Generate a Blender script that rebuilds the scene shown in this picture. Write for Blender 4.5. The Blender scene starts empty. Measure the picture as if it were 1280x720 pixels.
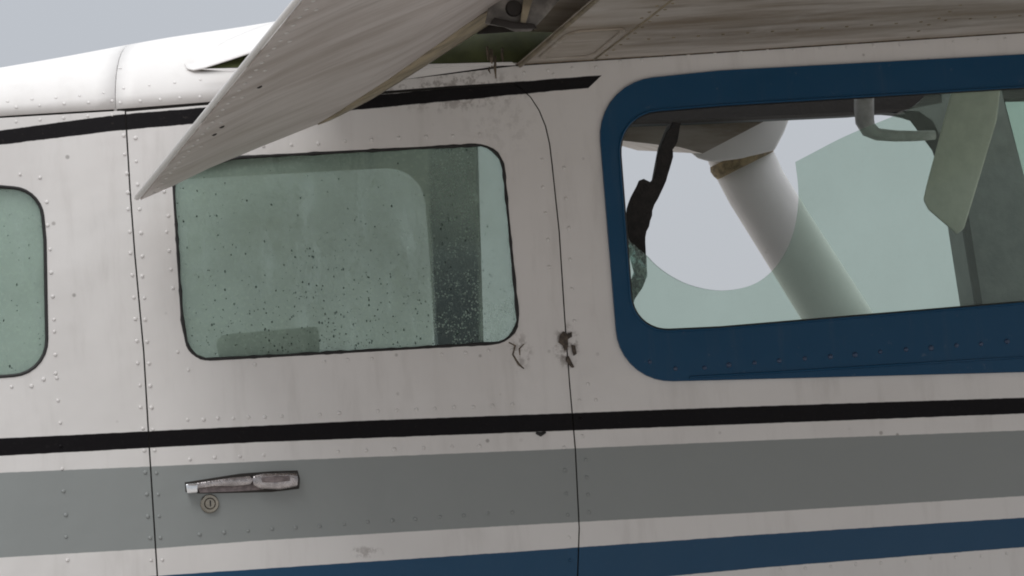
import bpy, bmesh, math, random
from mathutils import Vector, Matrix
from mathutils.geometry import delaunay_2d_cdt
random.seed(7)
S = bpy.context.scene
COL = S.collection
R = math.radians

# ------------------------------------------------------------------ camera
F, DIST = 4000.0, 5.4                      # focal length in photo pixels (1280 wide), metres to the cabin side
YAW, PITCH, ROLL = R(15.9), R(6.4), R(4.0)
fwd = Vector((math.sin(YAW)*math.cos(PITCH), math.cos(YAW)*math.cos(PITCH), math.sin(PITCH)))
rt0 = Vector((math.cos(YAW), -math.sin(YAW), 0)); up0 = rt0.cross(fwd)
rt = rt0*math.cos(ROLL) - up0*math.sin(ROLL); up = up0*math.cos(ROLL) + rt0*math.sin(ROLL)
EYE = -fwd*DIST
cd = bpy.data.cameras.new('camera'); cam = bpy.data.objects.new('camera', cd); COL.objects.link(cam)
cam.matrix_world = Matrix(((rt.x, up.x, -fwd.x, EYE.x), (rt.y, up.y, -fwd.y, EYE.y), (rt.z, up.z, -fwd.z, EYE.z), (0, 0, 0, 1)))
cd.sensor_width = 36; cd.lens = F/1280*36; cd.clip_start = .1; cd.clip_end = 3000
S.camera = cam

# ------------------------------------------------------------------ world: overcast, misty
W = bpy.data.worlds.new('World'); S.world = W; W.use_nodes = True
nt = W.node_tree; nt.nodes.clear()
out = nt.nodes.new('ShaderNodeOutputWorld'); bg = nt.nodes.new('ShaderNodeBackground')
sky = nt.nodes.new('ShaderNodeTexSky'); sky.sky_type = 'NISHITA'; sky.sun_disc = False
SUN_EL, SUN_AZ = R(58), R(215)
sky.sun_elevation = SUN_EL; sky.sun_rotation = SUN_AZ; sky.dust_density = 4; sky.air_density = 1.5
tc = nt.nodes.new('ShaderNodeTexCoord'); sx = nt.nodes.new('ShaderNodeSeparateXYZ'); nt.links.new(tc.outputs['Generated'], sx.inputs[0])
cr = nt.nodes.new('ShaderNodeValToRGB'); nt.links.new(sx.outputs['Z'], cr.inputs[0])
e = cr.color_ramp.elements
e[0].position = 0.0; e[0].color = (.185, .192, .205, 1)
e[1].position = 1.0; e[1].color = (.62, .635, .65, 1)
m_ = e.new(.25); m_.color = (.20, .21, .228, 1)
m_ = e.new(.5); m_.color = (.42, .435, .45, 1)
sc = nt.nodes.new('ShaderNodeVectorMath'); sc.operation = 'SCALE'; sc.inputs[3].default_value = 22
nt.links.new(cr.outputs[0], sc.inputs[0])
mx = nt.nodes.new('ShaderNodeMix'); mx.data_type = 'RGBA'; mx.inputs[0].default_value = .94
nt.links.new(sky.outputs[0], mx.inputs[6]); nt.links.new(sc.outputs[0], mx.inputs[7])
nt.links.new(mx.outputs[2], bg.inputs[0]); bg.inputs[1].default_value = .1
nt.links.new(bg.outputs[0], out.inputs[0])
sl = bpy.data.lights.new('sun', 'SUN'); sl.energy = 1.0; sl.angle = R(30); sl.color = (1, .99, .98)
so = bpy.data.objects.new('sun', sl); COL.objects.link(so)
sd = Vector((math.sin(SUN_AZ)*math.cos(SUN_EL), math.cos(SUN_AZ)*math.cos(SUN_EL), math.sin(SUN_EL)))
so.rotation_euler = sd.to_track_quat('Z', 'Y').to_euler()
S.view_settings.view_transform = 'Standard'; S.view_settings.look = 'None'
S.view_settings.exposure = 0.27; S.view_settings.gamma = 1
S.render.engine = 'CYCLES'; S.cycles.filter_width = 1.9; S.cycles.max_bounces = 10; S.cycles.transparent_max_bounces = 16

# ------------------------------------------------------------------ mapping of the cabin side
def ray(px, py): return fwd*F + rt*(px-640) - up*(py-360)
def at(px, py, Y=0.0):
    d = ray(px, py); return EYE + d*((Y-EYE.y)/d.y)
def proj(p):
    v = p-EYE; k = F/v.dot(fwd); return (640+v.dot(rt)*k, 360-v.dot(up)*k)
def lerp(pts, x):
    if x <= pts[0][0]: i = 0
    elif x >= pts[-1][0]: i = len(pts)-2
    else: i = next(k for k in range(len(pts)-1) if pts[k+1][0] >= x)
    (a, b), (c, d) = pts[i], pts[i+1]
    return b + (d-b)*(x-a)/(c-a)
LAP = [(-500, 182), (0, 146), (150, 137), (265, 128), (450, 108), (640, 81), (820, 70), (1280, 40), (1800, 8)]
SIL = [(-500, 165), (0, 78), (145, 50), (260, 33), (380, 12), (640, -35), (1280, -70), (1800, -90)]
HALF = .56
def yellip(t): return HALF*(1-math.cos(t))
def zellip(h, t): return h*math.sin(t)
ST = []
for px in range(-500, 1801, 50):
    p0 = at(px, lerp(LAP, px), 0)
    lo, hi = .02, .6
    for _ in range(30):
        h = (lo+hi)/2
        best = min(proj(p0+Vector((0, yellip(t), zellip(h, t))))[1] - lerp(SIL, proj(p0+Vector((0, yellip(t), zellip(h, t))))[0]) for t in [i*math.pi/60 for i in range(31)])
        if best < 0: hi = h
        else: lo = h
    ST.append((p0.x, p0.z, h))
ZLAP = [(a, b) for a, b, c in ST]; HLAP = [(a, c) for a, b, c in ST]
def ysurf(x, z):
    """depth of the outer skin: nearly flat side with a slight belly, rolling over into the roof above the lap joint"""
    z0 = lerp(ZLAP, x)
    if z <= z0: return 0.0
    s = min((z-z0)/lerp(HLAP, x), .98)
    return yellip(math.asin(s))
def on(px, py, off=0.0):
    Y = off
    for _ in range(8):
        p = at(px, py, Y); Y = ysurf(p.x, p.z)+off
    return at(px, py, Y)
def onflat(Y): return lambda px, py: at(px, py, Y)

# ------------------------------------------------------------------ materials
def newmat(name):
    m = bpy.data.materials.new(name); m.use_nodes = True; n = m.node_tree; n.nodes.clear()
    o = n.nodes.new('ShaderNodeOutputMaterial'); return m, n, o
class G:
    def __init__(s, n): s.n = n
    def sock(s, node, i, v):
        if isinstance(v, bpy.types.NodeSocket): s.n.links.new(v, node.inputs[i])
        elif v is not None: node.inputs[i].default_value = v
    def m(s, op, a, b=None, c=None, clamp=False):
        k = s.n.nodes.new('ShaderNodeMath'); k.operation = op; k.use_clamp = clamp
        s.sock(k, 0, a)
        if b is not None: s.sock(k, 1, b)
        if c is not None: s.sock(k, 2, c)
        return k.outputs[0]
    def step(s, x, a, b):
        k = s.n.nodes.new('ShaderNodeMapRange'); k.interpolation_type = 'SMOOTHSTEP'
        s.sock(k, 0, x); s.sock(k, 1, a); s.sock(k, 2, b); return k.outputs[0]
    def mix(s, f, a, b):
        k = s.n.nodes.new('ShaderNodeMix'); k.data_type = 'RGBA'
        s.sock(k, 0, f); s.sock(k, 6, a); s.sock(k, 7, b); return k.outputs[2]
    def noise(s, vec, scale, detail=4, rough=.55, mp=None):
        if mp:
            q = s.n.nodes.new('ShaderNodeMapping'); s.n.links.new(vec, q.inputs[0]); q.inputs[3].default_value = mp; vec = q.outputs[0]
        k = s.n.nodes.new('ShaderNodeTexNoise'); s.n.links.new(vec, k.inputs['Vector'])
        k.inputs['Scale'].default_value = scale; k.inputs['Detail'].default_value = detail; k.inputs['Roughness'].default_value = rough
        return k.outputs['Fac']
    def voro(s, vec, scale, feature='F1'):
        k = s.n.nodes.new('ShaderNodeTexVoronoi'); k.feature = feature; s.n.links.new(vec, k.inputs['Vector']); k.inputs['Scale'].default_value = scale
        return k.outputs['Distance'], k.outputs['Color']
    def obj(s): return s.n.nodes.new('ShaderNodeTexCoord').outputs['Object']
    def uv(s): return s.n.nodes.new('ShaderNodeTexCoord').outputs['UV']
    def bump(s, h, strength=.2, dist=.01):
        k = s.n.nodes.new('ShaderNodeBump'); s.n.links.new(h, k.inputs['Height']); k.inputs['Strength'].default_value = strength; k.inputs['Distance'].default_value = dist
        return k.outputs[0]
    def bsdf(s, col, rough=.4, metal=0, spec=.5, normal=None, coat=0):
        k = s.n.nodes.new('ShaderNodeBsdfPrincipled')
        s.sock(k, k.inputs.find('Base Color'), col); s.sock(k, k.inputs.find('Roughness'), rough); s.sock(k, k.inputs.find('Metallic'), metal)
        s.sock(k, k.inputs.find('Specular IOR Level'), spec); s.sock(k, k.inputs.find('Coat Weight'), coat)
        if normal: s.n.links.new(normal, k.inputs['Normal'])
        return k.outputs[0]

def simple(name, col, rough=.5, metal=0, spec=.5, var=.15, scale=30, bump=.1, stretch=(1, 1, 1)):
    m, n, o = newmat(name); g = G(n); v = g.obj()
    a = g.noise(v, scale, 5, .6, stretch)
    c = g.mix(g.step(a, .3, .7), tuple(x*(1-var) for x in col)+(1,), tuple(min(1, x*(1+var)) for x in col)+(1,))
    b = g.bsdf(c, g.m('MULTIPLY_ADD', a, .2, rough-.1), metal, spec, g.bump(g.noise(v, scale*4, 3), bump, .003))
    n.links.new(b, o.inputs[0]); return m

WHITE = (.685, .662, .645, 1); BLUE = (.001, .050, .118, 1)
def dirt_layer(g, v, col, amt=1.0, streak=(9, 9, 1.6)):
    st = g.noise(v, 2.2, 6, .65, streak)
    big = g.noise(v, 3.1, 5, .6)
    col = g.mix(g.m('MULTIPLY', g.step(st, .48, .75), .20*amt), col, (.30, .27, .24, 1))
    col = g.mix(g.m('MULTIPLY', g.step(big, .45, .72), .14*amt), col, (.34, .31, .29, 1))
    d, c = g.voro(v, 34)                                     # scattered specks of grime
    sep = g.n.nodes.new('ShaderNodeSeparateColor'); g.n.links.new(c, sep.inputs[0])
    spot = g.m('MULTIPLY', g.m('SUBTRACT', 1, g.step(d, .07, .16)), g.m('GREATER_THAN', sep.outputs[0], .80))
    spot = g.m('MULTIPLY', spot, g.step(g.noise(v, 5), .42, .62))
    col = g.mix(g.m('MULTIPLY', spot, .6*amt), col, (.12, .10, .085, 1))
    return col
def paint_bump(g, v):
    h = g.m('ADD', g.m('MULTIPLY', g.noise(v, 6, 3, .5), 1.3), g.m('MULTIPLY', g.noise(v, 420, 2, .5), .015))
    return g.bump(h, .35, .012)

def livery():
    m, n, o = newmat('painted_aluminium_with_stripes'); g = G(n); v = g.obj(); uv = g.uv()
    s = n.nodes.new('ShaderNodeSeparateXYZ'); n.links.new(uv, s.inputs[0])
    u = g.m('MULTIPLY', s.outputs[0], 1000); w = g.m('MULTIPLY', s.outputs[1], 1000)
    rag = g.m('MULTIPLY', g.m('SUBTRACT', g.noise(v, 60, 4), .5), 1.2)
    wr = g.m('ADD', w, rag)
    def line(pts):
        x0, y0 = pts[0]; mm = (pts[1][1]-y0)/(pts[1][0]-x0)
        r = g.m('MULTIPLY_ADD', g.m('SUBTRACT', u, x0), mm, y0)
        for i in range(1, len(pts)-1):
            m2 = (pts[i+1][1]-pts[i][1])/(pts[i+1][0]-pts[i][0])
            r = g.m('ADD', r, g.m('MULTIPLY', g.m('MAXIMUM', g.m('SUBTRACT', u, pts[i][0]), 0), m2-mm)); mm = m2
        return r
    def band(top, bot, src=wr):
        a = g.step(g.m('SUBTRACT', src, line(top)), -.7, .7); b = g.step(g.m('SUBTRACT', line(bot), src), -.7, .7)
        return g.m('MULTIPLY', a, b)
    rough_rag = g.m('ADD', w, g.m('MULTIPLY', g.m('SUBTRACT', g.noise(v, 26, 5, .7), .5), 7))
    ub = band([(-300, 195), (0, 163), (80, 152), (150, 143), (260, 134), (500, 116), (620, 104), (752, 94)],
              [(-300, 214), (0, 181), (150, 163), (250, 154), (440, 138), (640, 119), (735, 110)], g.m('MULTIPLY_ADD', g.m('SUBTRACT', rough_rag, w), .45, w))
    ub = g.m('MULTIPLY', ub, g.m('LESS_THAN', g.m('ADD', u, g.m('MULTIPLY', w, 1.05)), 851))
    lb = band([(-300, 560), (0, 548), (185, 539), (450, 526), (640, 519), (940, 508), (1280, 497)],
              [(-300, 584), (0, 570), (185, 560), (320, 553), (640, 541), (938, 530), (1280, 517)])
    gr = band([(-300, 602), (0, 591), (190, 583), (320, 577), (640, 564), (938, 551), (1280, 538)],
              [(-300, 720), (0, 697), (190, 686), (320, 676), (640, 657), (938, 641), (1280, 620)])
    bl = band([(-300, 756), (222, 718), (640, 690), (938, 669), (1280, 647)],
              [(-300, 800), (640, 734), (830, 721), (960, 709), (1280, 684)])
    white = dirt_layer(g, v, WHITE)
    # grime gathers round the upper stripe, the latch and the window corner
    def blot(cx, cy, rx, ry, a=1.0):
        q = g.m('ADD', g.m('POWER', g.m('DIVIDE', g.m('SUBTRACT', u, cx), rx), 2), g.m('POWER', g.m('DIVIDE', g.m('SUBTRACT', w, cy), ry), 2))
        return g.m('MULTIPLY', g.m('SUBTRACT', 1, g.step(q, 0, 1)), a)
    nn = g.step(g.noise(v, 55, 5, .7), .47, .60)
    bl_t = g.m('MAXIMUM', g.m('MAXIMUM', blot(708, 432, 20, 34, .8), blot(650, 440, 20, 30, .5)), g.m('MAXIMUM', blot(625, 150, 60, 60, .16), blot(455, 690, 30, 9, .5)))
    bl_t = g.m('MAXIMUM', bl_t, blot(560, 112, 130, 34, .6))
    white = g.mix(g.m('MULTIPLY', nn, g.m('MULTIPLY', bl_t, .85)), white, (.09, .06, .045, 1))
    c = g.mix(gr, white, (.25, .265, .26, 1))
    blk = g.mix(g.m('MULTIPLY', g.step(g.noise(v, 90, 5, .7), .6, .72), .25), (.010, .009, .010, 1), (.12, .10, .085, 1))
    c = g.mix(lb, c, (.006, .005, .006, 1)); c = g.mix(ub, c, blk)
    c = g.mix(bl, c, BLUE)
    # fine dust over every colour
    c = g.mix(g.m('MULTIPLY', g.step(g.noise(v, 130, 3, .7), .55, .8), .03), c, (.33, .31, .29, 1))
    rgh = g.m('MULTIPLY_ADD', g.noise(v, 12, 4), .25, .28)
    n.links.new(g.bsdf(c, rgh, 0, g.m('MULTIPLY_ADD', g.m('MAXIMUM', lb, ub), -.33, .45), paint_bump(g, v)), o.inputs[0]); return m
def plain_paint(name, col, amt=1.0, streak=(9, 9, 1.6), rough=.3, spec=.45):
    m, n, o = newmat(name); g = G(n); v = g.obj()
    c = dirt_layer(g, v, col, amt, streak)
    n.links.new(g.bsdf(c, g.m('MULTIPLY_ADD', g.noise(v, 12, 4), .25, rough), 0, spec, paint_bump(g, v)), o.inputs[0]); return m
def blue_paint():
    m, n, o = newmat('blue_window_surround_paint'); g = G(n); v = g.obj()
    st = g.noise(v, 3, 6, .7, (14, 14, 1.5))
    c = g.mix(g.m('MULTIPLY', g.step(st, .5, .8), .18), BLUE, (.07, .10, .13, 1))
    c = g.mix(g.m('MULTIPLY', g.step(g.noise(v, 70, 5, .75), .63, .74), .35), c, (.15, .17, .19, 1))
    n.links.new(g.bsdf(c, g.m('MULTIPLY_ADD', st, .3, .25), 0, .3, paint_bump(g, v)), o.inputs[0]); return m
def underside():
    """white paint stained by exhaust and mud, streaks running along the chord"""
    m, n, o = newmat('stained_wing_underside_paint'); g = G(n); v = g.obj()
    a = g.noise(v, 1.7, 7, .65, (1.0, 6, 6)); b = g.noise(v, 9, 5, .6, (.5, 2.5, 2.5)); c0 = g.noise(v, 4, 5, .7)
    c = g.mix(g.step(a, .33, .68), (.50, .46, .42, 1), (.25, .20, .145, 1))
    c = g.mix(g.m('MULTIPLY', g.step(b, .50, .72), .55), c, (.17, .13, .085, 1))
    c = g.mix(g.m('MULTIPLY', g.step(c0, .55, .75), .35), c, (.62, .60, .58, 1))
    n.links.new(g.bsdf(c, .42, 0, .4, paint_bump(g, v)), o.inputs[0]); return m
def flap_paint():
    m, n, o = newmat('scuffed_flap_underside_paint'); g = G(n); uv = g.uv(); v = g.obj()
    a = g.noise(uv, 2.6, 7, .62, (.9, 4, 1)); b = g.noise(uv, 7, 5, .6, (.6, 6, 1))
    c = g.mix(g.step(a, .38, .68), (.57, .52, .50, 1), (.40, .345, .315, 1))
    c = g.mix(g.m('MULTIPLY', g.step(b, .52, .75), .45), c, (.24, .21, .19, 1))
    c = g.mix(g.m('MULTIPLY', g.step(g.noise(v, 160, 4, .8), .62, .72), .35), c, (.2, .18, .16, 1))
    h = g.m('ADD', g.noise(v, 6, 2), g.m('MULTIPLY', g.noise(uv, 6, 3, .5, (1, 5, 1)), .15))
    n.links.new(g.bsdf(c, .45, 0, .4, g.bump(h, .35, .012)), o.inputs[0]); return m
def pane(name, tint, haze, hcol, hvar=.15, rough=.05, streaks=False, clump=0, refl=.6, clear=False):
    """thin tinted acrylic: transparent tint + grey-green condensation film + surface reflection"""
    m, n, o = newmat(name); g = G(n); v = g.obj()
    tr = n.nodes.new('ShaderNodeBsdfTransparent'); tr.inputs[0].default_value = tint
    df = n.nodes.new('ShaderNodeBsdfDiffuse')
    mixc = g.mix(g.step(g.noise(v, 2.4, 6, .6, (1, 1, 1.5)), .35, .7), hcol, tuple(c*(1+hvar) for c in hcol[:3])+(1,))
    n.links.new(mixc, df.inputs[0])
    f = g.m('MULTIPLY_ADD', g.m('SUBTRACT', g.noise(v, 6, 6, .65, (1, 1, .7)), .5), hvar*1.3, haze)
    f = g.m('ADD', f, g.m('MULTIPLY', g.step(g.noise(v, 150, 3, .6), .52, .68), .10 if clump else .02))
    if clump:
        z = n.nodes.new('ShaderNodeSeparateXYZ'); n.links.new(v, z.inputs[0])
        f = g.m('ADD', f, g.m('MULTIPLY', g.step(g.noise(v, 14, 6, .75), .5, .75), .16))
    if clear:   # condensation has run off one strip of the pane, more so lower down
        s = n.nodes.new('ShaderNodeSeparateXYZ'); n.links.new(g.uv(), s.inputs[0])
        u = g.m('MULTIPLY', s.outputs[0], 1000); w = g.m('MULTIPLY', s.outputs[1], 1000)
        wob = g.m('MULTIPLY', g.m('SUBTRACT', g.noise(v, 25, 4), .5), 10); uu = g.m('ADD', u, g.m('SUBTRACT', wob, g.m('MULTIPLY', w, .03)))
        k = g.m('MULTIPLY', g.m('MULTIPLY', g.step(uu, 526, 534), g.m('SUBTRACT', 1, g.step(uu, 584, 594))), g.m('MULTIPLY_ADD', g.step(w, 220, 380), .62, .34))
        k = g.m('MULTIPLY', k, g.m('MULTIPLY_ADD', g.m('MULTIPLY', g.m('SUBTRACT', 1, g.step(g.voro(v, 190)[0], .22, .42)), g.step(g.noise(v, 40, 4, .7), .38, .58)), -1.0, 1))
        k = g.m('MAXIMUM', k, g.m('MULTIPLY', g.step(uu, 584, 592), .48))
        f = g.m('SUBTRACT', f, g.m('MULTIPLY', g.step(g.noise(v, 22, 5, .7, (1, 1, .35)), .52, .72), .16))
        f = g.m('MULTIPLY', f, g.m('SUBTRACT', 1, k))
    tl = n.nodes.new('ShaderNodeBsdfTranslucent'); n.links.new(mixc, tl.inputs[0])
    hz = n.nodes.new('ShaderNodeMixShader'); hz.inputs[0].default_value = .35
    n.links.new(df.outputs[0], hz.inputs[1]); n.links.new(tl.outputs[0], hz.inputs[2])
    m1 = n.nodes.new('ShaderNodeMixShader'); n.links.new(g.m('ADD', f, 0, clamp=True), m1.inputs[0])
    n.links.new(tr.outputs[0], m1.inputs[1]); n.links.new(hz.outputs[0], m1.inputs[2])
    gl = n.nodes.new('ShaderNodeBsdfGlossy'); gl.inputs['Roughness'].default_value = rough
    fr = n.nodes.new('ShaderNodeFresnel'); fr.inputs[0].default_value = 1.45
    m2 = n.nodes.new('ShaderNodeMixShader'); n.links.new(g.m('MULTIPLY', fr.outputs[0], refl), m2.inputs[0])
    n.links.new(m1.outputs[0], m2.inputs[1]); n.links.new(gl.outputs[0], m2.inputs[2])
    n.links.new(m2.outputs[0], o.inputs[0]); return m
def shard_mat():
    m, n, o = newmat('crazed_acrylic_shard'); g = G(n); v = g.obj()
    t = n.nodes.new('ShaderNodeBsdfTransparent'); t.inputs[0].default_value = (.6, .72, .69, 1)
    b = g.bsdf(g.mix(g.step(g.noise(v, 120, 4, .8), .45, .6), (.03, .045, .045, 1), (.35, .42, .40, 1)), .3)
    x = n.nodes.new('ShaderNodeMixShader'); n.links.new(g.m('MULTIPLY_ADD', g.step(g.noise(v, 55, 4, .8), .40, .55), .75, .2), x.inputs[0])
    n.links.new(t.outputs[0], x.inputs[1]); n.links.new(b, x.inputs[2]); n.links.new(x.outputs[0], o.inputs[0]); return m
def water_mat():
    m, n, o = newmat('rain_water'); g = G(n)
    t = n.nodes.new('ShaderNodeBsdfTransparent'); t.inputs[0].default_value = (.62, .69, .66, 1)
    k = n.nodes.new('ShaderNodeBsdfGlossy'); k.inputs['Roughness'].default_value = .08
    fr = n.nodes.new('ShaderNodeFresnel'); fr.inputs[0].default_value = 1.33
    x = n.nodes.new('ShaderNodeMixShader'); n.links.new(fr.outputs[0], x.inputs[0]); n.links.new(t.outputs[0], x.inputs[1]); n.links.new(k.outputs[0], x.inputs[2])
    n.links.new(x.outputs[0], o.inputs[0]); return m
M = dict(livery=livery(), white=plain_paint('dirty_white_paint', WHITE, .6), blue=blue_paint(), under=underside(), flap=flap_paint(),
    rivet=plain_paint('rivet_paint', (.62, .60, .585, 1), .3, rough=.22, spec=.6),
    black=simple('black_rubber', (.012, .011, .011), .6, bump=.3), gap=simple('dark_gap_filler', (.02, .017, .015), .8),
    primer=simple('olive_green_primer', (.070, .082, .028), .6, var=.3, scale=14, bump=.2),
    grime=simple('brown_grime', (.13, .10, .07), .8, var=.5, scale=60, bump=.6),
    flange=simple('mud_stained_paint', (.27, .225, .155), .5, var=.3, scale=12, stretch=(1, 3, 3)),
    chrome=simple('worn_chrome', (.42, .39, .39), .26, 1, var=.3, scale=60, bump=.25),
    bright=simple('polished_metal', (.86, .87, .89), .22, 1, var=.06, bump=.05),
    brass=simple('lock_nickel', (.33, .30, .25), .22, 1, var=.15, bump=.1),
    pink=simple('worn_pink_grey_metal', (.22, .185, .185), .35, .7, var=.3, scale=80, bump=.3),
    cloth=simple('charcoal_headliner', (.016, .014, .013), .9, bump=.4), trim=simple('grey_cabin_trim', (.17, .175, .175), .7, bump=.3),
    wall=simple('dark_cabin_wall_trim', (.050, .066, .072), .7, bump=.3), latch=simple('corroded_latch_metal', (.075, .058, .045), .5, .3, var=.6, scale=160, bump=.6), bracket=simple('dirty_grey_bracket', (.20, .185, .17), .55, var=.5, scale=22, bump=.3), seat=simple('green_grey_vinyl', (.17, .24, .20), .6), visor=simple('beige_visor_vinyl', (.80, .76, .66), .55, var=.08),
    strap=simple('dark_brown_webbing', (.014, .012, .011), .85, var=.5, scale=70, bump=.7),
    farwhite=plain_paint('far_white_paint', (.82, .80, .79, 1), .3), sealant=simple('yellowed_sealant', (.27, .21, .12), .6, var=.5, scale=50, bump=.4),
    tube=simple('grey_painted_tube', (.48, .48, .48), .4, var=.2), dark=simple('dark_metal', (.035, .03, .027), .55, .3),
    water=water_mat(),
    fog=pane('fogged_green_acrylic', (.84, .90, .86, 1), .55, (.40, .505, .43, 1), hvar=.28, clump=1, clear=True),
    green=pane('green_tinted_acrylic', (.83, .905, .855, 1), .10, (.55, .64, .60, 1), hvar=.1, refl=.5),
    shard=shard_mat(),
    far=pane('far_side_acrylic', (.97, .98, .97, 1), .08, (.30, .36, .34, 1), hvar=.1, refl=.4),
    ground=simple('wet_gravel_apron', (.36, .335, .31), .7, var=.3, scale=3, bump=.5))

# ------------------------------------------------------------------ object helpers
def link(name, me, mat, parent=None, kind=None, label=None, smooth=True):
    if mat: me.materials.append(mat)
    o = bpy.data.objects.new(name, me); COL.objects.link(o)
    if parent: o.parent = parent
    if kind: o['kind'] = kind
    if label: o['label'] = label
    if smooth:
        for p in me.polygons: p.use_smooth = True
    return o
def inside(p, poly):
    x, y = p; c = False; j = len(poly)-1
    for i in range(len(poly)):
        if (poly[i][1] > y) != (poly[j][1] > y) and x < (poly[j][0]-poly[i][0])*(y-poly[i][1])/(poly[j][1]-poly[i][1])+poly[i][0]: c = not c
        j = i
    return c
def dens(poly, step=30):
    r = []
    for i, a in enumerate(poly):
        b = poly[(i+1) % len(poly)]; L = math.hypot(b[0]-a[0], b[1]-a[1]); n = max(1, int(L/step))
        r += [(a[0]+(b[0]-a[0])*k/n, a[1]+(b[1]-a[1])*k/n) for k in range(n)]
    return r
def rounded(corners, n=7):
    """corners: (x, y, radius) -> outline with curved corners (quadratic through the corner)"""
    r = []; N = len(corners)
    for i, (x, y, q) in enumerate(corners):
        if q <= 0: r.append((x, y)); continue
        a = corners[i-1]; b = corners[(i+1) % N]
        da = Vector((a[0]-x, a[1]-y)).normalized()*q; db = Vector((b[0]-x, b[1]-y)).normalized()*q
        P0 = Vector((x, y))+da; P2 = Vector((x, y))+db; P1 = Vector((x, y))
        for k in range(n+1):
            t = k/n; w1 = 2*t*(1-t)*.75
            den = (1-t)**2+w1+t*t
            p = (P0*(1-t)**2+P1*w1+P2*t*t)/den
            r.append((p.x, p.y))
    return r
def panel(name, outer, holes, f, thick, mat, parent, grid=40, kind=None, label=None, bevel=0.0, step=25):
    """sheet cut to an outline with openings, following surface f, with real thickness (into the cabin, +Y)"""
    loops = [dens(outer, step)]+[dens(h, step) for h in holes]
    V = []; E = []
    for L in loops:
        b = len(V); V += [Vector(p) for p in L]; E += [(b+i, b+(i+1) % len(L)) for i in range(len(L))]
    xs = [p[0] for p in loops[0]]; ys = [p[1] for p in loops[0]]
    gx = min(xs)+grid/2
    while gx < max(xs):
        gy = min(ys)+grid/2
        while gy < max(ys):
            q = (gx+random.uniform(-.5, .5), gy+random.uniform(-.5, .5))
            if min((a-q[0])**2+(b-q[1])**2 for L in loops for a, b in L) < 81: gy += grid; continue
            if inside(q, loops[0]) and not any(inside(q, h) for h in loops[1:]): V.append(Vector(q))
            gy += grid
        gx += grid
    vo, eo, fo, _, _, _ = delaunay_2d_cdt(V, E, [], 0, 1e-4)
    T = []
    for t in fo:
        c = ((vo[t[0]].x+vo[t[1]].x+vo[t[2]].x)/3, (vo[t[0]].y+vo[t[1]].y+vo[t[2]].y)/3)
        A2 = abs((vo[t[1]]-vo[t[0]]).cross(vo[t[2]]-vo[t[0]]))
        if A2 > .2 and inside(c, loops[0]) and not any(inside(c, h) for h in loops[1:]): T.append(tuple(t))
    cnt = {}
    for t in T:
        for i in range(3):
            a, b = t[i], t[(i+1) % 3]; cnt[(a, b)] = cnt.get((a, b), 0)+1
    bd = [k for k in cnt if (k[1], k[0]) not in cnt]
    P = [f(v.x, v.y) for v in vo]; n = len(P)
    if bevel:   # round the rim slightly: boundary vertices drop back
        pass
    vs = P+[p+Vector((0, thick, 0)) for p in P]; px = [(v.x, v.y) for v in vo]*2
    F_ = [tuple(reversed(t)) for t in T]+[tuple(i+n for i in t) for t in T]
    sharp0 = len(F_)
    rim = {}
    def rv(i, back):
        k = (i, back)
        if k not in rim: rim[k] = len(vs); vs.append(vs[i+(n if back else 0)].copy()); px.append(px[i])
        return rim[k]
    for a, b in bd: F_.append((rv(a, 0), rv(b, 0), rv(b, 1), rv(a, 1)))
    # orientation: front must face -Y
    me = bpy.data.meshes.new(name); me.from_pydata(vs, [], F_); me.update()
    if me.polygons[0].normal.y > 0: me.flip_normals()
    uvl = me.uv_layers.new(name='UVMap')
    for l in me.loops: uvl.data[l.index].uv = (px[l.vertex_index][0]/1000, px[l.vertex_index][1]/1000)
    o = link(name, me, mat, parent, kind, label)
    for p in me.polygons[sharp0:]: p.use_smooth = False
    return o
def bm_obj(name, bm, mat, parent=None, kind=None, label=None, smooth=True):
    bmesh.ops.recalc_face_normals(bm, faces=bm.faces)
    me = bpy.data.meshes.new(name); bm.to_mesh(me); bm.free(); return link(name, me, mat, parent, kind, label, smooth)
def tube(bm, pts, rad, n=10, caps=True, squash=None):
    """tube through 3D points; rad number or list; squash=(axis vector, factor) flattens the section"""
    if not isinstance(rad, (list, tuple)): rad = [rad]*len(pts)
    rings = []; ref = None
    for i, p in enumerate(pts):
        t = (pts[min(i+1, len(pts)-1)]-pts[max(i-1, 0)]).normalized()
        if ref is None: ref = t.orthogonal().normalized() if squash is None else (squash[0]-t*squash[0].dot(t)).normalized()
        a = (ref-t*ref.dot(t)).normalized(); b = t.cross(a); ref = a
        k = squash[1] if squash else 1
        rings.append([bm.verts.new(p+a*math.cos(2*math.pi*j/n)*rad[i]*k+b*math.sin(2*math.pi*j/n)*rad[i]) for j in range(n)])
    for i in range(len(rings)-1):
        for j in range(n): bm.faces.new((rings[i][j], rings[i][(j+1) % n], rings[i+1][(j+1) % n], rings[i+1][j]))
    if caps: bm.faces.new(rings[0][::-1]); bm.faces.new(rings[-1])
def ring_tube(bm, pts, rad0, n=6, jit=.0):
    N = len(pts); rings = []
    for i, p in enumerate(pts):
        t = (pts[(i+1) % N]-pts[i-1]).normalized(); a = t.cross(Vector((0, 1, 0))).normalized(); b = t.cross(a); rad = rad0*random.uniform(1-jit, 1+jit)
        rings.append([bm.verts.new(p+a*math.cos(2*math.pi*j/n)*rad+b*math.sin(2*math.pi*j/n)*rad) for j in range(n)])
    for i in range(N):
        for j in range(n): bm.faces.new((rings[i][j], rings[i][(j+1) % n], rings[(i+1) % N][(j+1) % n], rings[(i+1) % N][j]))
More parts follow.
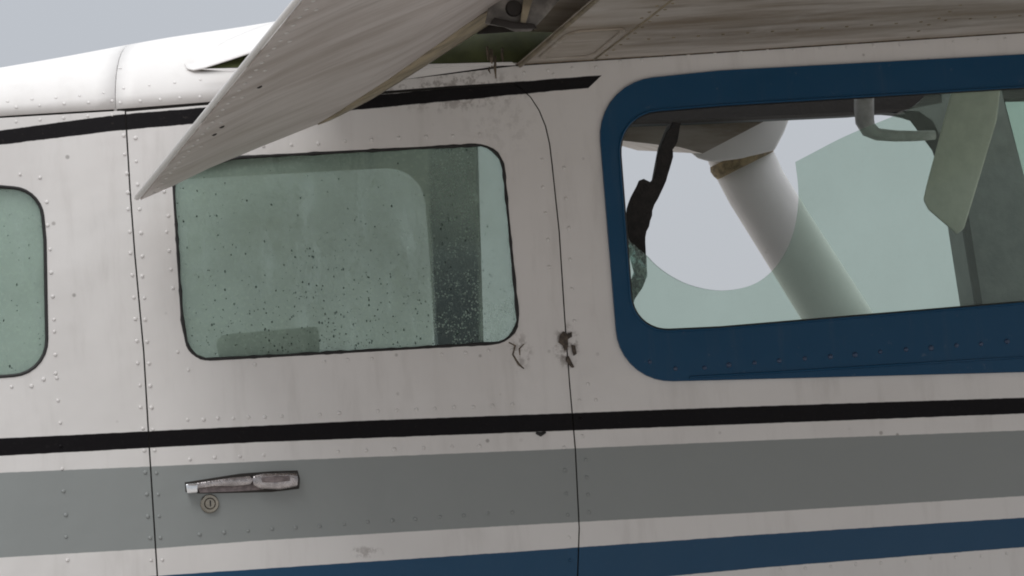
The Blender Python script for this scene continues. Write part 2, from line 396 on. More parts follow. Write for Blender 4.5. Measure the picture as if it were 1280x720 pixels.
def dome(bm, c, r, nrm=Vector((0, -1, 0)), h=.4, n=8, sq=1.0):
    a = Vector((1, 0, 0)); a = (a-nrm*a.dot(nrm)).normalized(); b = nrm.cross(a)
    rr = []
    for k, (s, hh) in enumerate(((1, -.1), (.86, .45), (.5, .85))):
        rr.append([bm.verts.new(c+a*math.cos(2*math.pi*j/n)*r*s+b*math.sin(2*math.pi*j/n)*r*s*sq+nrm*(r*h*hh)) for j in range(n)])
    top = bm.verts.new(c+nrm*(r*h))
    for k in range(2):
        for j in range(n): bm.faces.new((rr[k][j], rr[k][(j+1) % n], rr[k+1][(j+1) % n], rr[k+1][j]))
    for j in range(n): bm.faces.new((rr[2][j], rr[2][(j+1) % n], top))
    bm.faces.new(rr[0][::-1])
def row(x0, y0, x1, y1, sp, jit=.7, skip=.0):
    n = max(1, int(round(math.hypot(x1-x0, y1-y0)/sp)))
    return [(x0+(x1-x0)*i/n+random.uniform(-jit, jit), y0+(y1-y0)*i/n+random.uniform(-jit, jit)) for i in range(n+1) if random.random() >= skip]
def rivets(parent, pts, mat, f=None, r=.0034, name='rivets', h=.42):
    bm = bmesh.new(); f = f or (lambda x, y: on(x, y, -.0002))
    for p in pts:
        c = f(*p); e_ = .004
        nrm = Vector((0, -1, 0))
        if f is None or True:
            cz = ysurf(c.x, c.z+e_)-ysurf(c.x, c.z-e_); nrm = Vector((0, -1, cz/(2*e_))).normalized()
        dome(bm, c, r*random.uniform(.85, 1.1), nrm, h)
    uvl = bm.loops.layers.uv.new('UVMap')
    for fc in bm.faces:
        for l in fc.loops:
            q = proj(l.vert.co); l[uvl].uv = (q[0]/1000, q[1]/1000)
    return bm_obj(name, bm, mat, parent, 'stuff')
def extrude_section(name, sec, outv, mat, parent, uvsec=None, nspan=8, label=None, smooth=False, uvscale=1.0):
    """closed section (list of 3D points) carried along outv (spanwise)"""
    bm = bmesh.new(); uvl = bm.loops.layers.uv.new('UVMap'); rings = []; n = len(sec)
    for k in range(nspan+1): rings.append([bm.verts.new(p+outv*(k/nspan)) for p in sec])
    arc = [0]
    for i in range(n): arc.append(arc[-1]+(sec[(i+1) % n]-sec[i]).length)
    L = outv.length
    for k in range(nspan):
        for i in range(n):
            j = (i+1) % n
            f = bm.faces.new((rings[k][i], rings[k][j], rings[k+1][j], rings[k+1][i]))
            for lp, q in zip(f.loops, ((arc[i], k), (arc[i+1], k), (arc[i+1], k+1), (arc[i], k+1))): lp[uvl].uv = (q[0]*uvscale, q[1]/nspan*L*uvscale)
    bm.faces.new(rings[0][::-1]); bm.faces.new(rings[-1])
    bmesh.ops.recalc_face_normals(bm, faces=bm.faces)
    me = bpy.data.meshes.new(name); bm.to_mesh(me); bm.free(); return link(name, me, mat, parent, None, label, smooth)

# ------------------------------------------------------------------ ground (below the frame, gives the light from below)
bm = bmesh.new(); bmesh.ops.create_grid(bm, x_segments=8, y_segments=8, size=900)
gr = bm_obj('ground', bm, M['ground'], None, 'structure'); gr.location = (0, 0, -1.75)

# ------------------------------------------------------------------ the aircraft
A = bpy.data.objects.new('light_aircraft', None); COL.objects.link(A)
A['label'] = 'wet white light aircraft with black, grey and blue stripes and its flap lowered'
A['category'] = 'aircraft'

# door outline (gap line centre)
doorL = [(157, 139), (163, 240), (169, 320), (180, 440), (187, 560), (192, 640), (197, 720), (205, 860)]
doorR = [(735, 860), (722, 720), (724, 660), (719, 560), (712, 480), (706, 400), (699, 290), (690, 205), (687, 180), (682, 158), (674, 138), (663, 121), (651, 110), (638, 105)]
doorTop = [(560, 110), (450, 119), (265, 130)]
door_c = doorL+doorR+doorTop
def shrink(poly, d):
    cx = sum(p[0] for p in poly)/len(poly); N = len(poly); r = []
    ar = sum(poly[i][0]*poly[(i+1) % N][1]-poly[(i+1) % N][0]*poly[i][1] for i in range(N)); s = 1 if ar > 0 else -1
    for i in range(N):
        a = Vector(poly[i-1]); b = Vector(poly[i]); c = Vector(poly[(i+1) % N])
        n1 = Vector((-(b-a).y, (b-a).x)).normalized(); n2 = Vector((-(c-b).y, (c-b).x)).normalized()
        m = (n1+n2).normalized(); k = 1/max(.4, m.dot(n1))
        p = b+m*d*s*k; r.append((p.x, p.y))
    return r
win_l = rounded([(-260, 262, 45), (-20, 230, 0), (52, 236, 34), (58, 300, 0), (61, 468, 44), (-255, 492, 45)])
win_d = rounded([(214, 212, 14), (300, 195, 0), (628, 178, 34), (652, 429, 36), (300, 449, 0), (236, 452, 26), (226, 400, 0)])
# blue surround outline and opening
sur_o = rounded([(745, 104, 72), (900, 88, 0), (1500, 56, 60), (1530, 470, 60), (1280, 465, 0), (900, 475, 0), (776, 478, 66)], 9)
sur_i = rounded([(770, 142, 52), (900, 131, 0), (1450, 98, 60), (1470, 368, 60), (1280, 379, 0), (900, 411, 0), (791, 416, 46)], 9)
hole_f = rounded([(758, 124, 60), (900, 112, 0), (1475, 80, 60), (1500, 400, 60), (1280, 415, 0), (900, 440, 0), (782, 442, 50)], 9)

lap_pts = [(x, lerp(LAP, x)+1.6) for x in (-450, 0, 150)]
# aft panel
aft = panel('aft_fuselage_side', lap_pts+[(155.5, 139)]+[(x-1.3, y) for x, y in doorL]+[(-450, 860)], [win_l], on, .002, M['livery'], A, 60)
door = panel('cargo_door', shrink(door_c, .8), [win_d], on, .002, M['livery'], A, 50)
fw_out = [(x+1.0, y) for x, y in doorR[:-1]]+[(638, 102.7), (560, 107.5), (450, 116), (265, 127.5)]+[(265, 126), (340, 117), (450, 106), (560, 93), (640, 83), (820, 71.5), (1280, 41.5), (1750, 12), (1750, 860)]
fwdp = panel('forward_fuselage_side', fw_out, [hole_f], on, .002, M['livery'], A, 60)
# dark jamb behind the gaps
jamb = panel('door_jamb', shrink(door_c, -14), [shrink(door_c, 22)], lambda x, y: on(x, y, .004), .02, M['gap'], A, 60)
lapb = panel('lap_backing', [(-450, 176), (0, 141), (150, 132), (265, 123), (450, 103), (640, 77), (1750, 2), (1750, 22), (640, 93), (450, 116), (265, 134), (150, 143), (0, 152), (-450, 187)], [], lambda x, y: on(x, y, .004), .006, M['gap'], A, 60)

# roof rolling over to the far side, split at the roof seam
def roof(name, x0, x1, parent):
    bm = bmesh.new(); uvl = bm.loops.layers.uv.new('UVMap'); rows = []; n = max(2, int((x1-x0)/25))
    ts = [i*math.pi/2/14 for i in range(15)]
    for i in range(n+1):
        px = x0+(x1-x0)*i/n; p0 = at(px, lerp(LAP, px)-1.2, 0); h = lerp(HLAP, p0.x); r = []
        for t in ts: r.append(p0+Vector((.28*yellip(t), yellip(t), zellip(h, t))))
        for t in ts[-2:8:-1]: r.append(p0+Vector((.28*HALF, 2*HALF-yellip(t), zellip(h, t))))
        rows.append([bm.verts.new(p) for p in r])
    for i in range(n):
        for j in range(len(rows[0])-1):
            f = bm.faces.new((rows[i][j], rows[i][j+1], rows[i+1][j+1], rows[i+1][j]))
    for f in bm.faces:
        for l in f.loops:
            q = proj(l.vert.co); l[uvl].uv = (q[0]/1000, q[1]/1000-.0)
    bmesh.ops.recalc_face_normals(bm, faces=bm.faces)
    me = bpy.data.meshes.new(name); bm.to_mesh(me); bm.free()
    o = link(name, me, M['white'], parent)
    md = o.modifiers.new('thickness', 'SOLIDIFY'); md.thickness = .002; md.offset = -1
    return o
r1 = roof('tail_roof_skin', -450, 144.3, A); r2 = roof('cabin_roof_skin', 145.2, 1750, A)
# dark strip under the roof seam
bm = bmesh.new(); pts = []
p0 = at(144.5, lerp(LAP, 144.5), 0); h = lerp(HLAP, p0.x)
pts = [p0+Vector((.28*yellip(t), yellip(t)+.004, zellip(h, t)-.004)) for t in [i*math.pi/2/12 for i in range(13)]]
tube(bm, pts, .003, 6); bm_obj('roof_seam_strip', bm, M['white'], A)

# rivets
rv = []
for a, b in ((-46, 3), (-30, 22)): pass
rv_aft = row(58, 252, 68, 400, 29)+row(68, 415, 85, 700, 28)+row(154, 170, 160, 240, 26)+row(160, 262, 189, 700, 28)+row(69, 466, 40, 482, 22)+row(15, 484, -60, 492, 26)
rv_aft += [(50, 222), (25, 218), (-10, 220)]
rivets(aft, rv_aft, M['livery'])
rivr = row(-40, 146-9, 140, 126, 28)+row(-40, 157, 140, 143, 30)+row(150, 128, 300, 117, 24)+row(-20, 130, 130, 116, 30)+row(154, 110, 250, 99, 30)+[(152, 62), (150, 85)]
rivets(r1, rivr, M['white'], r=.0028, h=.28)
rv_d = row(169, 172, 178, 320, 27)+row(178, 345, 203, 700, 28)+row(205, 240, 210, 270, 27)+row(209, 290, 216, 360, 24)+row(222, 440, 236, 462, 24)
rv_d += row(235, 525, 330, 521, 20)+row(352, 520, 640, 506, 24, skip=.15)+row(238, 574, 330, 569, 28)+row(352, 568, 600, 557, 34, skip=.3)
rv_d += row(250, 668, 640, 640, 30)+row(677, 200, 700, 500, 34, 1, .25)+row(706, 560, 712, 700, 26, 1)+row(260, 460, 640, 437, 30, 1, .35)+row(330, 182, 600, 168, 34, 1)
rv_grey = [p for p in rv_d if 575-.06*p[0]+14 < p[1] < 696-.06*p[0]]
rv_white = [p for p in rv_d if p not in rv_grey and not (549-.045*p[0] < p[1] < 571-.045*p[0])]
M['rivet_grey'] = plain_paint('rivet_paint_grey', (.19, .20, .198, 1), .3, rough=.25)
rivets(door, rv_d, M['livery'])
rv_f = row(705, 210, 718, 400, 36, 1, .2)+row(724, 500, 728, 545, 24)+row(655, 90, 745, 84, 28)+row(775, 77, 830, 73, 28)+row(860, 69, 1290, 42+5, 32)
rv_f += row(975, 712, 1290, 690, 33)+[(692, 93), (735, 480), (745, 500)]
rivets(fwdp, rv_f+row(733, 575, 736, 640, 22), M['livery'])

# door window: rubber seal, fogged pane, rain drops
bm = bmesh.new(); ring_tube(bm, [on(x, y, .0015) for x, y in dens(shrink(win_d, 1.5), 9)], .0030, 6, .35); bm_obj('window_seal', bm, M['black'], door)
pd = panel('window_pane', shrink(win_d, .5), [], lambda x, y: on(x, y, .008), .004, M['fog'], door, 80)
bm = bmesh.new(); ring_tube(bm, [on(x, y, .0015) for x, y in dens(shrink(win_l, 1.5), 14)], .0032); bm_obj('window_seal', bm, M['black'], aft)
pl = panel('window_pane', shrink(win_l, .5), [], lambda x, y: on(x, y, .008), .004, M['fog'], aft, 80)
def drops(parent, poly, n, wfun, rmin=.0005, rmax=.0016, off=.0079):
    bm = bmesh.new(); xs = [p[0] for p in poly]; ys = [p[1] for p in poly]; k = 0
    while k < n:
        q = (random.uniform(min(xs), max(xs)), random.uniform(min(ys), max(ys)))
        if not inside(q, poly) or random.random() > wfun(*q): continue
        k += 1; dome(bm, at(q[0], q[1], off), rmin+(rmax-rmin)*random.random()**3, Vector((0, -1, 0)), .55, 7, random.uniform(1, 1.7))
    return bm_obj('rain_drops', bm, M['water'], parent, 'stuff')
inn = shrink(win_d, 5)
drops(door, inn, 760, lambda x, y: .10+.9*max(0, min(1, (y-230)/200))**1.6 * (1 if x > 340 else .5))
drops(aft, shrink(win_l, 5), 80, lambda x, y: .6 if x > -10 else .1)
drops(door, shrink(door_c, 8), 0, lambda x, y: 1) if False else None

# latch and hinge hardware at the door's forward edge
def prism(name, prof, y0, y1, mat, parent, bev=.0015):
    """profile in the plane of the side, given a real depth and bevelled edges"""
    bm = bmesh.new(); a = [bm.verts.new(at(x, y, y0)) for x, y in prof]; b = [bm.verts.new(at(x, y, y1)) for x, y in prof]
    n = len(prof); bm.faces.new(a); bm.faces.new(b[::-1])
    for i in range(n): bm.faces.new((a[i], b[i], b[(i+1) % n], a[(i+1) % n]))
    bmesh.ops.recalc_face_normals(bm, faces=bm.faces)
    bmesh.ops.bevel(bm, geom=bm.edges[:], offset=bev, segments=2, profile=.6, affect='EDGES')
    o = bm_obj(name, bm, mat, parent); return o
prism('latch_plate', [(700, 419), (704, 414), (709, 417), (715, 415), (715, 421), (710, 424), (710, 434), (706, 439), (703, 432), (698, 428)], -.004, 0, M['latch'], door, .0008)
prism('latch_tongue', [(714, 431), (719, 432), (721, 442), (717, 445), (715, 439)], -.005, 0, M['latch'], door, .0008)
prism('lower_latch_plate', [(707, 446), (711, 445), (714, 451), (718, 459), (715, 460), (710, 455), (707, 451)], -.004, 0, M['latch'], door, .0008)
bm = bmesh.new()
tube(bm, [at(x, y, -.0004) for x, y in ((636, 428), (644, 432), (641, 443), (648, 455), (655, 461))], [.0012, .002, .0016, .0022, .001], 6, squash=(Vector((0, 1, 0)), .4))
tube(bm, [at(x, y, -.0004) for x, y in ((655, 430), (649, 436), (650, 444))], [.001, .0015, .001], 6, squash=(Vector((0, 1, 0)), .4))
bm_obj('peeled_sealant', bm, M['grime'], door)

# handle
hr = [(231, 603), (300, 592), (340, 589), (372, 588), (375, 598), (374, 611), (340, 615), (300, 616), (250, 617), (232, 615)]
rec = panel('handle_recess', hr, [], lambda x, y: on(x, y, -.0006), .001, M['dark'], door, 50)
H = bpy.data.objects.new('door_handle', None); COL.objects.link(H); H.parent = door
def prism(name, prof, y0, y1, mat, parent, bev=.0015):
    """profile in the plane of the side, given a real depth and bevelled edges"""
    bm = bmesh.new(); a = [bm.verts.new(at(x, y, y0)) for x, y in prof]; b = [bm.verts.new(at(x, y, y1)) for x, y in prof]
    n = len(prof); bm.faces.new(a); bm.faces.new(b[::-1])
    for i in range(n): bm.faces.new((a[i], b[i], b[(i+1) % n], a[(i+1) % n]))
    bmesh.ops.recalc_face_normals(bm, faces=bm.faces)
    bmesh.ops.bevel(bm, geom=bm.edges[:], offset=bev, segments=2, profile=.6, affect='EDGES')
    o = bm_obj(name, bm, mat, parent); return o
hb = panel('door_handle_base', [(246, 608), (318, 600), (330, 612), (300, 614), (250, 616)], [], lambda x, y: on(x, y, -.0022), .001, M['pink'], door, 50)
bpy.data.objects.remove(H)
prism('handle_lever', [(244, 604), (290, 597), (312, 595), (318, 600), (313, 606), (292, 608), (268, 608), (246, 611)], -.014, -.004, M['chrome'], door)
prism('handle_tip', [(232, 605), (247, 604), (247, 616), (234, 617)], -.016, -.001, M['bright'], door, .002)
prism('handle_grip', [(316, 595), (330, 592), (371, 591), (373, 598), (372, 608), (350, 612), (325, 611), (316, 606)], -.017, -.002, M['chrome'], door, .003)
prism('grip_insert', [(326, 597), (345, 595), (362, 595), (363, 601), (345, 603), (328, 603)], -.0178, -.016, M['pink'], door, .0008)
# key lock
def disc(name, px, py, r, y0, y1, mat, parent, n=24, inner=0):
    bm = bmesh.new(); c = at(px, py, y0); prof = [(r, y1), (r, y0+r*.12), (r*.9, y0)]
    if inner: prof += [(inner*1.05, y0), (inner, y0+.0012), (inner*.98, y1)]
    rings = [[bm.verts.new(Vector((c.x+math.cos(a)*q, y, c.z+math.sin(a)*q))) for a in [2*math.pi*k/n for k in range(n)]] for q, y in prof]
    for i in range(len(rings)-1):
        for k in range(n): bm.faces.new((rings[i][k], rings[i][(k+1) % n], rings[i+1][(k+1) % n], rings[i+1][k]))
    if not inner: bm.faces.new(rings[-1])
    return bm_obj(name, bm, mat, parent, smooth=False)
disc('lock_bezel', 262.5, 629.5, .0155, -.005, .001, M['brass'], door, inner=.0092)
disc('lock_barrel', 262.5, 629.5, .0088, -.004, .001, M['brass'], door)
c = at(262.5, 629.5, 0); bm = bmesh.new(); bmesh.ops.create_cube(bm, size=1)
for v_ in bm.verts: v_.co = Vector((c.x+v_.co.x*.0022, -.0042+v_.co.y*.0006, c.z+v_.co.z*.010))
bm_obj('keyhole', bm, M['black'], door, smooth=False)

# blue surround of the front window
sur = panel('window_surround', sur_o, [sur_i], lambda x, y: on(x, y, -.005), .007, M['blue'], A, 60, step=18)
bm = bmesh.new(); ring_tube(bm, [on(x, y, -.005) for x, y in dens(sur_i, 14)], .0022); bm_obj('surround_lip', bm, M['blue'], sur)
M['rivet_blue'] = plain_paint('rivet_paint_blue', (.012, .04, .10, 1), .4, rough=.2, spec=.6)
rivets(sur, row(880, 459, 1290, 424, 32), M['rivet_blue'], lambda x, y: on(x, y, -.0051), r=.0048)
rivets(sur, row(812, 452, 845, 461, 30), M['rivet_blue'], lambda x, y: on(x, y, -.0051), r=.0036)
# thin weather seal inside the opening
bm = bmesh.new(); ring_tube(bm, [at(x, y, .006) for x, y in dens(shrink(sur_i, 0), 14)], .0045); bm_obj('window_seal', bm, M['black'], A)

# broken green pane: what is left round the hole
brk = [(783, 292), (790, 306), (806, 316), (822, 334), (850, 352), (878, 361), (905, 364), (935, 359), (958, 347), (978, 325), (992, 296), (999, 262), (999, 232), (995, 202),
       (1018, 190), (1048, 174), (1075, 162), (1110, 148), (1140, 136), (1165, 112)]
def smooth(P, n=2):
    for _ in range(n):
        Q = [P[0]]
        for a, b in zip(P, P[1:]): Q += [(a[0]*.75+b[0]*.25, a[1]*.75+b[1]*.25), (a[0]*.25+b[0]*.75, a[1]*.25+b[1]*.75)]
        P = Q+[P[-1]]
    return P
gp = smooth(brk[:14])+smooth(brk[13:])[1:]+[(1450, 92), (1475, 360), (1280, 392), (900, 422), (800, 424), (778, 395)]
bp = panel('broken_window_pane', gp, [], lambda x, y: at(x, y, .012), .004, M['green'], A, 60, label='green tinted acrylic window pane with a large hole broken out')
sh = panel('acrylic_shard', [(782, 300), (793, 306), (808, 320), (809, 345), (803, 360), (794, 373), (790, 384), (786, 360), (793, 340), (788, 322)], [], lambda x, y: at(x, y, .020+.0006*(x-790)), .004, M['shard'], A, 20)
bm = bmesh.new(); tube(bm, [at(x, y, -.0055) for x, y in ((862, 471.5), (960, 466), (1120, 456), (1290, 446))], .0022, 6); bm_obj('surround_crease', bm, M['blue'], sur)
bm = bmesh.new(); tube(bm, [at(x, y, -.002) for x, y in ((670, 541), (676, 543), (682, 540))], [.002, .004, .002], 6); bm_obj('trim_clip', bm, M['black'], door)

# ------------------------------------------------------------------ hanging belt behind the opening
def slab(name, prof, y0, th, mat, parent, tilt=(0, 0), label=None, bev=.001):
    bm = bmesh.new(); n = len(prof)
    a = [bm.verts.new(at(x, y, y0+tilt[0]*(x-prof[0][0])+tilt[1]*(y-prof[0][1]))) for x, y in prof]
    b = [bm.verts.new(v.co+Vector((0, th, 0))) for v in a]
    bm.faces.new(a); bm.faces.new(b[::-1])
    for i in range(n): bm.faces.new((a[i], b[i], b[(i+1) % n], a[(i+1) % n]))
    bmesh.ops.triangulate(bm, faces=[f for f in bm.faces if len(f.verts) > 4])
    return bm_obj(name, bm, mat, parent, label=label, smooth=False)
def ragged(P, a=1.2):
    return [(x+random.uniform(-a, a), y+random.uniform(-a, a)*.6) for x, y in dens(P, 6)]
slab('torn_door_seal', ragged([(842, 152), (852, 154), (848, 176), (841, 188), (839, 182), (842, 196), (838, 212), (833, 226), (826, 240), (819, 256), (812, 276), (807, 296), (806, 330), (800, 322), (790, 306), (780, 300), (777, 284),
      (783, 268), (789, 246), (799, 226), (805, 224), (812, 228), (818, 222), (824, 206), (822, 196), (826, 182), (834, 166)]), .05, .006, M['strap'], A, (.0002, .0001))
slab('seal_backing_strip', [(836, 154), (848, 156), (836, 180), (828, 205), (823, 224), (816, 226), (820, 205), (824, 184)], .066, .008, M['trim'], A)

# ------------------------------------------------------------------ far side of the cabin
FY = 2*HALF
def opening_bright(x0, y0, x1, y1, r): return rounded([(x0, y0, r), (x1, y0-(x1-x0)*.05, r), (x1+6, y1-(x1-x0)*.05, r), (x0+8, y1, r)])
far_d = rounded([(150, 226, 30), (400, 212, 0), (532, 205, 46), (540, 300, 0), (550, 470, 30), (240, 500, 40)])
far_c = rounded([(597, 165, 16), (742, 172, 30), (742, 470, 30), (606, 480, 10)])
far_l = rounded([(-340, 230, 40), (110, 235, 30), (125, 495, 40), (-330, 520, 40)])
far_f = rounded([(755, 157, 10), (870, 153, 0), (1065, 144, 0), (1136, 137, 40), (1182, 170, 40), (1204, 260, 0), (1228, 410, 30), (770, 440, 30)], 6)
far_w = [(1252, 60), (1560, 40), (1600, 260), (1560, 420), (1330, 420), (1282, 235), (1256, 130)]
farwall = panel('far_cabin_side', [(-450, 120), (0, 90), (640, 60), (1280, 30), (1700, 10), (1750, 900), (-450, 900)], [far_d, far_c, far_l, far_f, far_w], lambda x, y: at(x, y, FY), .03, M['wall'], A, 90)
for nm, ol in (('far_window_pane', far_d), ('far_window_pane', far_c), ('far_window_pane', far_l), ('windscreen_pane', far_w)):
    panel(nm, ol, [], lambda x, y: at(x, y, FY+.012), .003, M['far'] if nm[0] == 'f' else M['green'], farwall, 90)
# headliner rail along the top of the opening (dark band)
hl = panel('headliner_rail', [(700, 100), (1300, 60), (1300, 122), (1215, 124), (1136, 135), (1065, 140), (870, 149), (700, 153)], [], lambda x, y: at(x, y, FY-.05), .045, M['cloth'], A, 60)
slab('pillar_cover', [(1128, 138), (1148, 139), (1166, 151), (1176, 172), (1181, 196), (1196, 230), (1216, 124), (1190, 126)], FY-.12, .05, M['trim'], A)
# upper corner gusset and post
slab('windscreen_post', [(1188, 110), (1250, 104), (1258, 140), (1284, 235), (1330, 430), (1230, 430), (1208, 290), (1196, 210)], FY-.10, .09, M['trim'], A)
slab('post_edge_trim', [(1196, 210), (1202, 208), (1214, 290), (1236, 430), (1229, 430), (1206, 290)], FY-.115, .012, M['cloth'], A)
# sun visor hanging from the roof
vis = prism('sun_visor', [(1192, 104), (1252, 98), (1246, 150), (1222, 230), (1205, 286), (1196, 293), (1160, 262), (1154, 250), (1158, 232)], .52, .535, M['visor'], A, .004)
# bent tube near the top of the far window
bm = bmesh.new()
tube(bm, [at(x, y, .62) for x, y in ((1080, 105), (1080, 135), (1081, 152), (1086, 162), (1097, 168), (1120, 170), (1145, 170), (1168, 169))], [.020, .020, .019, .0165, .0125, .0115, .0105, .0095], 14)
bm_obj('bent_vent_tube', bm, M['tube'], A)
# dark post between far windows is the wall itself; object lying against the door pane
prism('seat_back_top', [(270, 430), (276, 420), (290, 417), (396, 408), (399, 414), (400, 470), (282, 480)], .02, .05, M['seat'], A, .003)
# dark slab standing in for the frame's shadow along the pane top
slab('frame_shadow_strip', [(212, 224), (214, 206), (300, 190), (500, 180), (500, 188), (400, 194), (300, 203), (225, 218)], .018, .006, M['cloth'], A)
# roof lining, floor, bulkheads close the cabin
def quad_box(name, pts, mat):
    bm = bmesh.new(); v = [bm.verts.new(p) for p in pts]
    for f in ((0, 1, 2, 3), (7, 6, 5, 4), (0, 4, 5, 1), (1, 5, 6, 2), (2, 6, 7, 3), (3, 7, 4, 0)): bm.faces.new([v[i] for i in f])
    return bm_obj(name, bm, mat, A, smooth=False)
def box(name, x0, x1, y0, y1, z0, z1, mat):
    return quad_box(name, [Vector(p) for p in ((x0, y0, z0), (x1, y0, z0), (x1, y1, z0), (x0, y1, z0), (x0, y0, z1), (x1, y0, z1), (x1, y1, z1), (x0, y1, z1))], mat)
xl = at(-440, 360).x; xr = at(1740, 360).x
box('cabin_floor', xl, xr, .03, FY, -.62, -.58, M['cloth'])
box('aft_bulkhead', xl, xl+.02, .03, FY, -.58, .2, M['trim'])

# ------------------------------------------------------------------ far wing and strut
OUTF = Vector((.14, 1, .175))
fy = FY+.05
sec = [at(600, 120, fy), at(600, 140, fy), at(780, 176, fy), at(850, 184, fy), at(878, 192, fy), at(985, 136, fy), at(1040, 100, fy), at(1040, 60, fy), at(600, 60, fy)]
fw = extrude_section('far_wing', sec, OUTF*.75, M['under'], A)
fair = prism('far_strut_fairing', [(838, 140), (992, 134), (980, 165), (968, 188), (928, 198), (890, 203), (872, 198), (846, 176)], fy+.36, fy+.50, M['farwhite'], A, .006)
sy = fy+.44
bm = bmesh.new()
def mid(a, b): return ((a[0]+b[0])/2, (a[1]+b[1])/2)
L_ = [(880, 165), (884, 195), (902, 235), (935, 290), (1003, 400), (1050, 476)]; Rr = [(970, 150), (966, 192), (990, 235), (1022, 285), (1096, 400), (1143, 476)]
cen = [at(*mid(a, b), sy) for a, b in zip(L_, Rr)]
def perp(i):
    t = (cen[min(i+1, 5)]-cen[max(i-1, 0)]).normalized(); a = at(*L_[i], sy); b = at(*Rr[i], sy); w = b-a; return (w-t*w.dot(t)).length/2
tube(bm, cen, [perp(i) for i in range(6)], 24, squash=(Vector((0, 1, 0)), .55))
st_ = bm_obj('far_wing_strut', bm, M['farwhite'], A)
bm = bmesh.new(); t0 = at(924, 191, sy-.03); t1 = at(932, 207, sy-.03); tube(bm, [t0, t0.lerp(t1, .3), t0.lerp(t1, .7), t1], [.077, .081, .079, .074], 24, squash=(Vector((0, 1, 0)), .58))
bm_obj('strut_cuff', bm, M['sealant'], st_)

# ------------------------------------------------------------------ near wing
OUT = Vector((0, -1, .035))
def wp(px, py, dy=-.003): return at(px, py, dy)
lowx = [645, 700, 820, 1000, 1280, 1600, 1900]
low = [wp(x, lerp(LAP, x)+ (0 if x > 700 else 0)) for x in lowx]
A0 = low[0]
nose = [low[-1]+Vector((.10, 0, .06)), low[-1]+Vector((.10, 0, .13))]
topf = low[-1]+Vector((0, 0, .20))
S0 = wp(352, 52); S0.y = A0.y
upper = [topf, Vector((low[4].x, A0.y, A0.z+.27)), Vector((A0.x, A0.y, A0.z+.20)), Vector((S0.x+.15, A0.y, S0.z+.075)), S0+Vector((0, 0, .006))]
cove = [S0, Vector((A0.x-.12, A0.y, A0.z+.062)), Vector((A0.x+.07, A0.y, A0.z+.055)), Vector((A0.x+.06, A0.y, A0.z+.004))]
wing = extrude_section('wing', low+nose+upper+cove, OUT*3.4, M['under'], A, nspan=12)
# lower skin seams, beads and access panel follow the span
def wpt(px, s, d=.0):     # point on the lower skin: px along the root, s metres outboard
    p = wp(px, lerp(LAP, px)); return p+OUT*s+Vector((0, 0, -d))
bm = bmesh.new(); tube(bm, [wpt(742, .002, .0002), wpt(745, .25, .0002), wpt(746, .8, .0002), wpt(746, 2.2, .0002)], .0022, 6); bm_obj('skin_seam', bm, M['flange'], wing)
bm = bmesh.new(); tube(bm, [wpt(650, .0, .002), wpt(649, .8, .002), wpt(649, 2.5, .002)], .004, 8); bm_obj('cove_edge', bm, M['flange'], wing)
bm = bmesh.new()
ap = [(664, .03), (736, .03), (734, .24), (664, .24)]
def bead(uvp, rad, nm, mt, parent):
    bm = bmesh.new(); P = []
    for i, (u_, s_) in enumerate(uvp):
        a = Vector(uvp[i-1]); b = Vector((u_, s_)); c_ = Vector(uvp[(i+1) % len(uvp)])
        for t in (.15, .5, .85):
            k = t; q = b+(a-b)*.16*(1-k)+(c_-b)*.16*k; P.append(wpt(q.x, q.y, .001))
    N = len(P); rings = []
    for i in range(N):
        t = (P[(i+1) % N]-P[i-1]).normalized(); a = Vector((0, 0, 1)); b = t.cross(a)
        rings.append([bm.verts.new(P[i]+a*math.sin(q)*rad*.5+b*math.cos(q)*rad) for q in [j*math.pi/3 for j in range(6)]])
    for i in range(N):
        for j in range(6): bm.faces.new((rings[i][j], rings[i][(j+1) % 6], rings[(i+1) % N][(j+1) % 6], rings[(i+1) % N][j]))
    return bm_obj(nm, bm, mt, parent)
bead(ap, .006, 'pressed_panel_bead', M['under'], wing)
# rivets of the wing skin
bm = bmesh.new()
for u0, s0, u1, s1, sp in ((752, .03, 752, 1.6, .04), (736, .3, 736, 1.6, .04), (780, .14, 1900, .14, 30), (780, .46, 1900, .46, 30), (1130, .02, 1130, 1.5, .045)):
    n = int(max(abs(u1-u0)/sp if sp > 1 else 0, abs(s1-s0)/sp if sp < 1 else 0))
    for k in range(n+1): dome(bm, wpt(u0+(u1-u0)*k/n, s0+(s1-s0)*k/n, .0002), .0034, Vector((0, 0, -1)), .4)
bm_obj('rivets', bm, M['flange'], wing, 'stuff')
# root fillet strip along the wing joint
bm = bmesh.new(); tube(bm, [wp(x, lerp(LAP, x)-1, -.004) for x in (646, 760, 820, 1000, 1280, 1700)], .0026, 6); bm_obj('wing_root_sealant', bm, M['grime'], wing)

# olive primer wall inside the flap cove, with bracket and grime drips
cw = panel('cove_side_wall', [(250, 88), (290, 84), (540, 82), (640, 79), (672, 74), (740, 0), (760, -40), (420, -40), (350, 44), (318, 66)], [], lambda x, y: on(x, y, -.006), .003, M['primer'], A, 30)
slab('cove_lower_lip', [(250, 86), (540, 80), (640, 77.5), (645, 81), (540, 84), (300, 90)], -.011, .004, M['farwhite'], A)
prism('flap_track_bracket', [(606, 30), (630, 34), (644, 40), (664, 39), (680, 22), (706, -8), (660, -40), (630, -30), (612, 4)], -.36, -.35, M['bracket'], A, .002)
prism('flap_track_arm', [(618, 22), (640, 27), (668, 30), (672, 36), (640, 36), (612, 30)], -.375, -.36, M['dark'], A, .001)
prism('flap_track_rail', [(660, -30), (676, -30), (664, 6), (657, 30), (650, 30), (654, 0)], -.372, -.362, M['flange'], A, .001)
prism('cove_rib', [(600, 30), (668, 24), (668, 38), (596, 43)], -.05, -.045, M['dark'], A, .001)
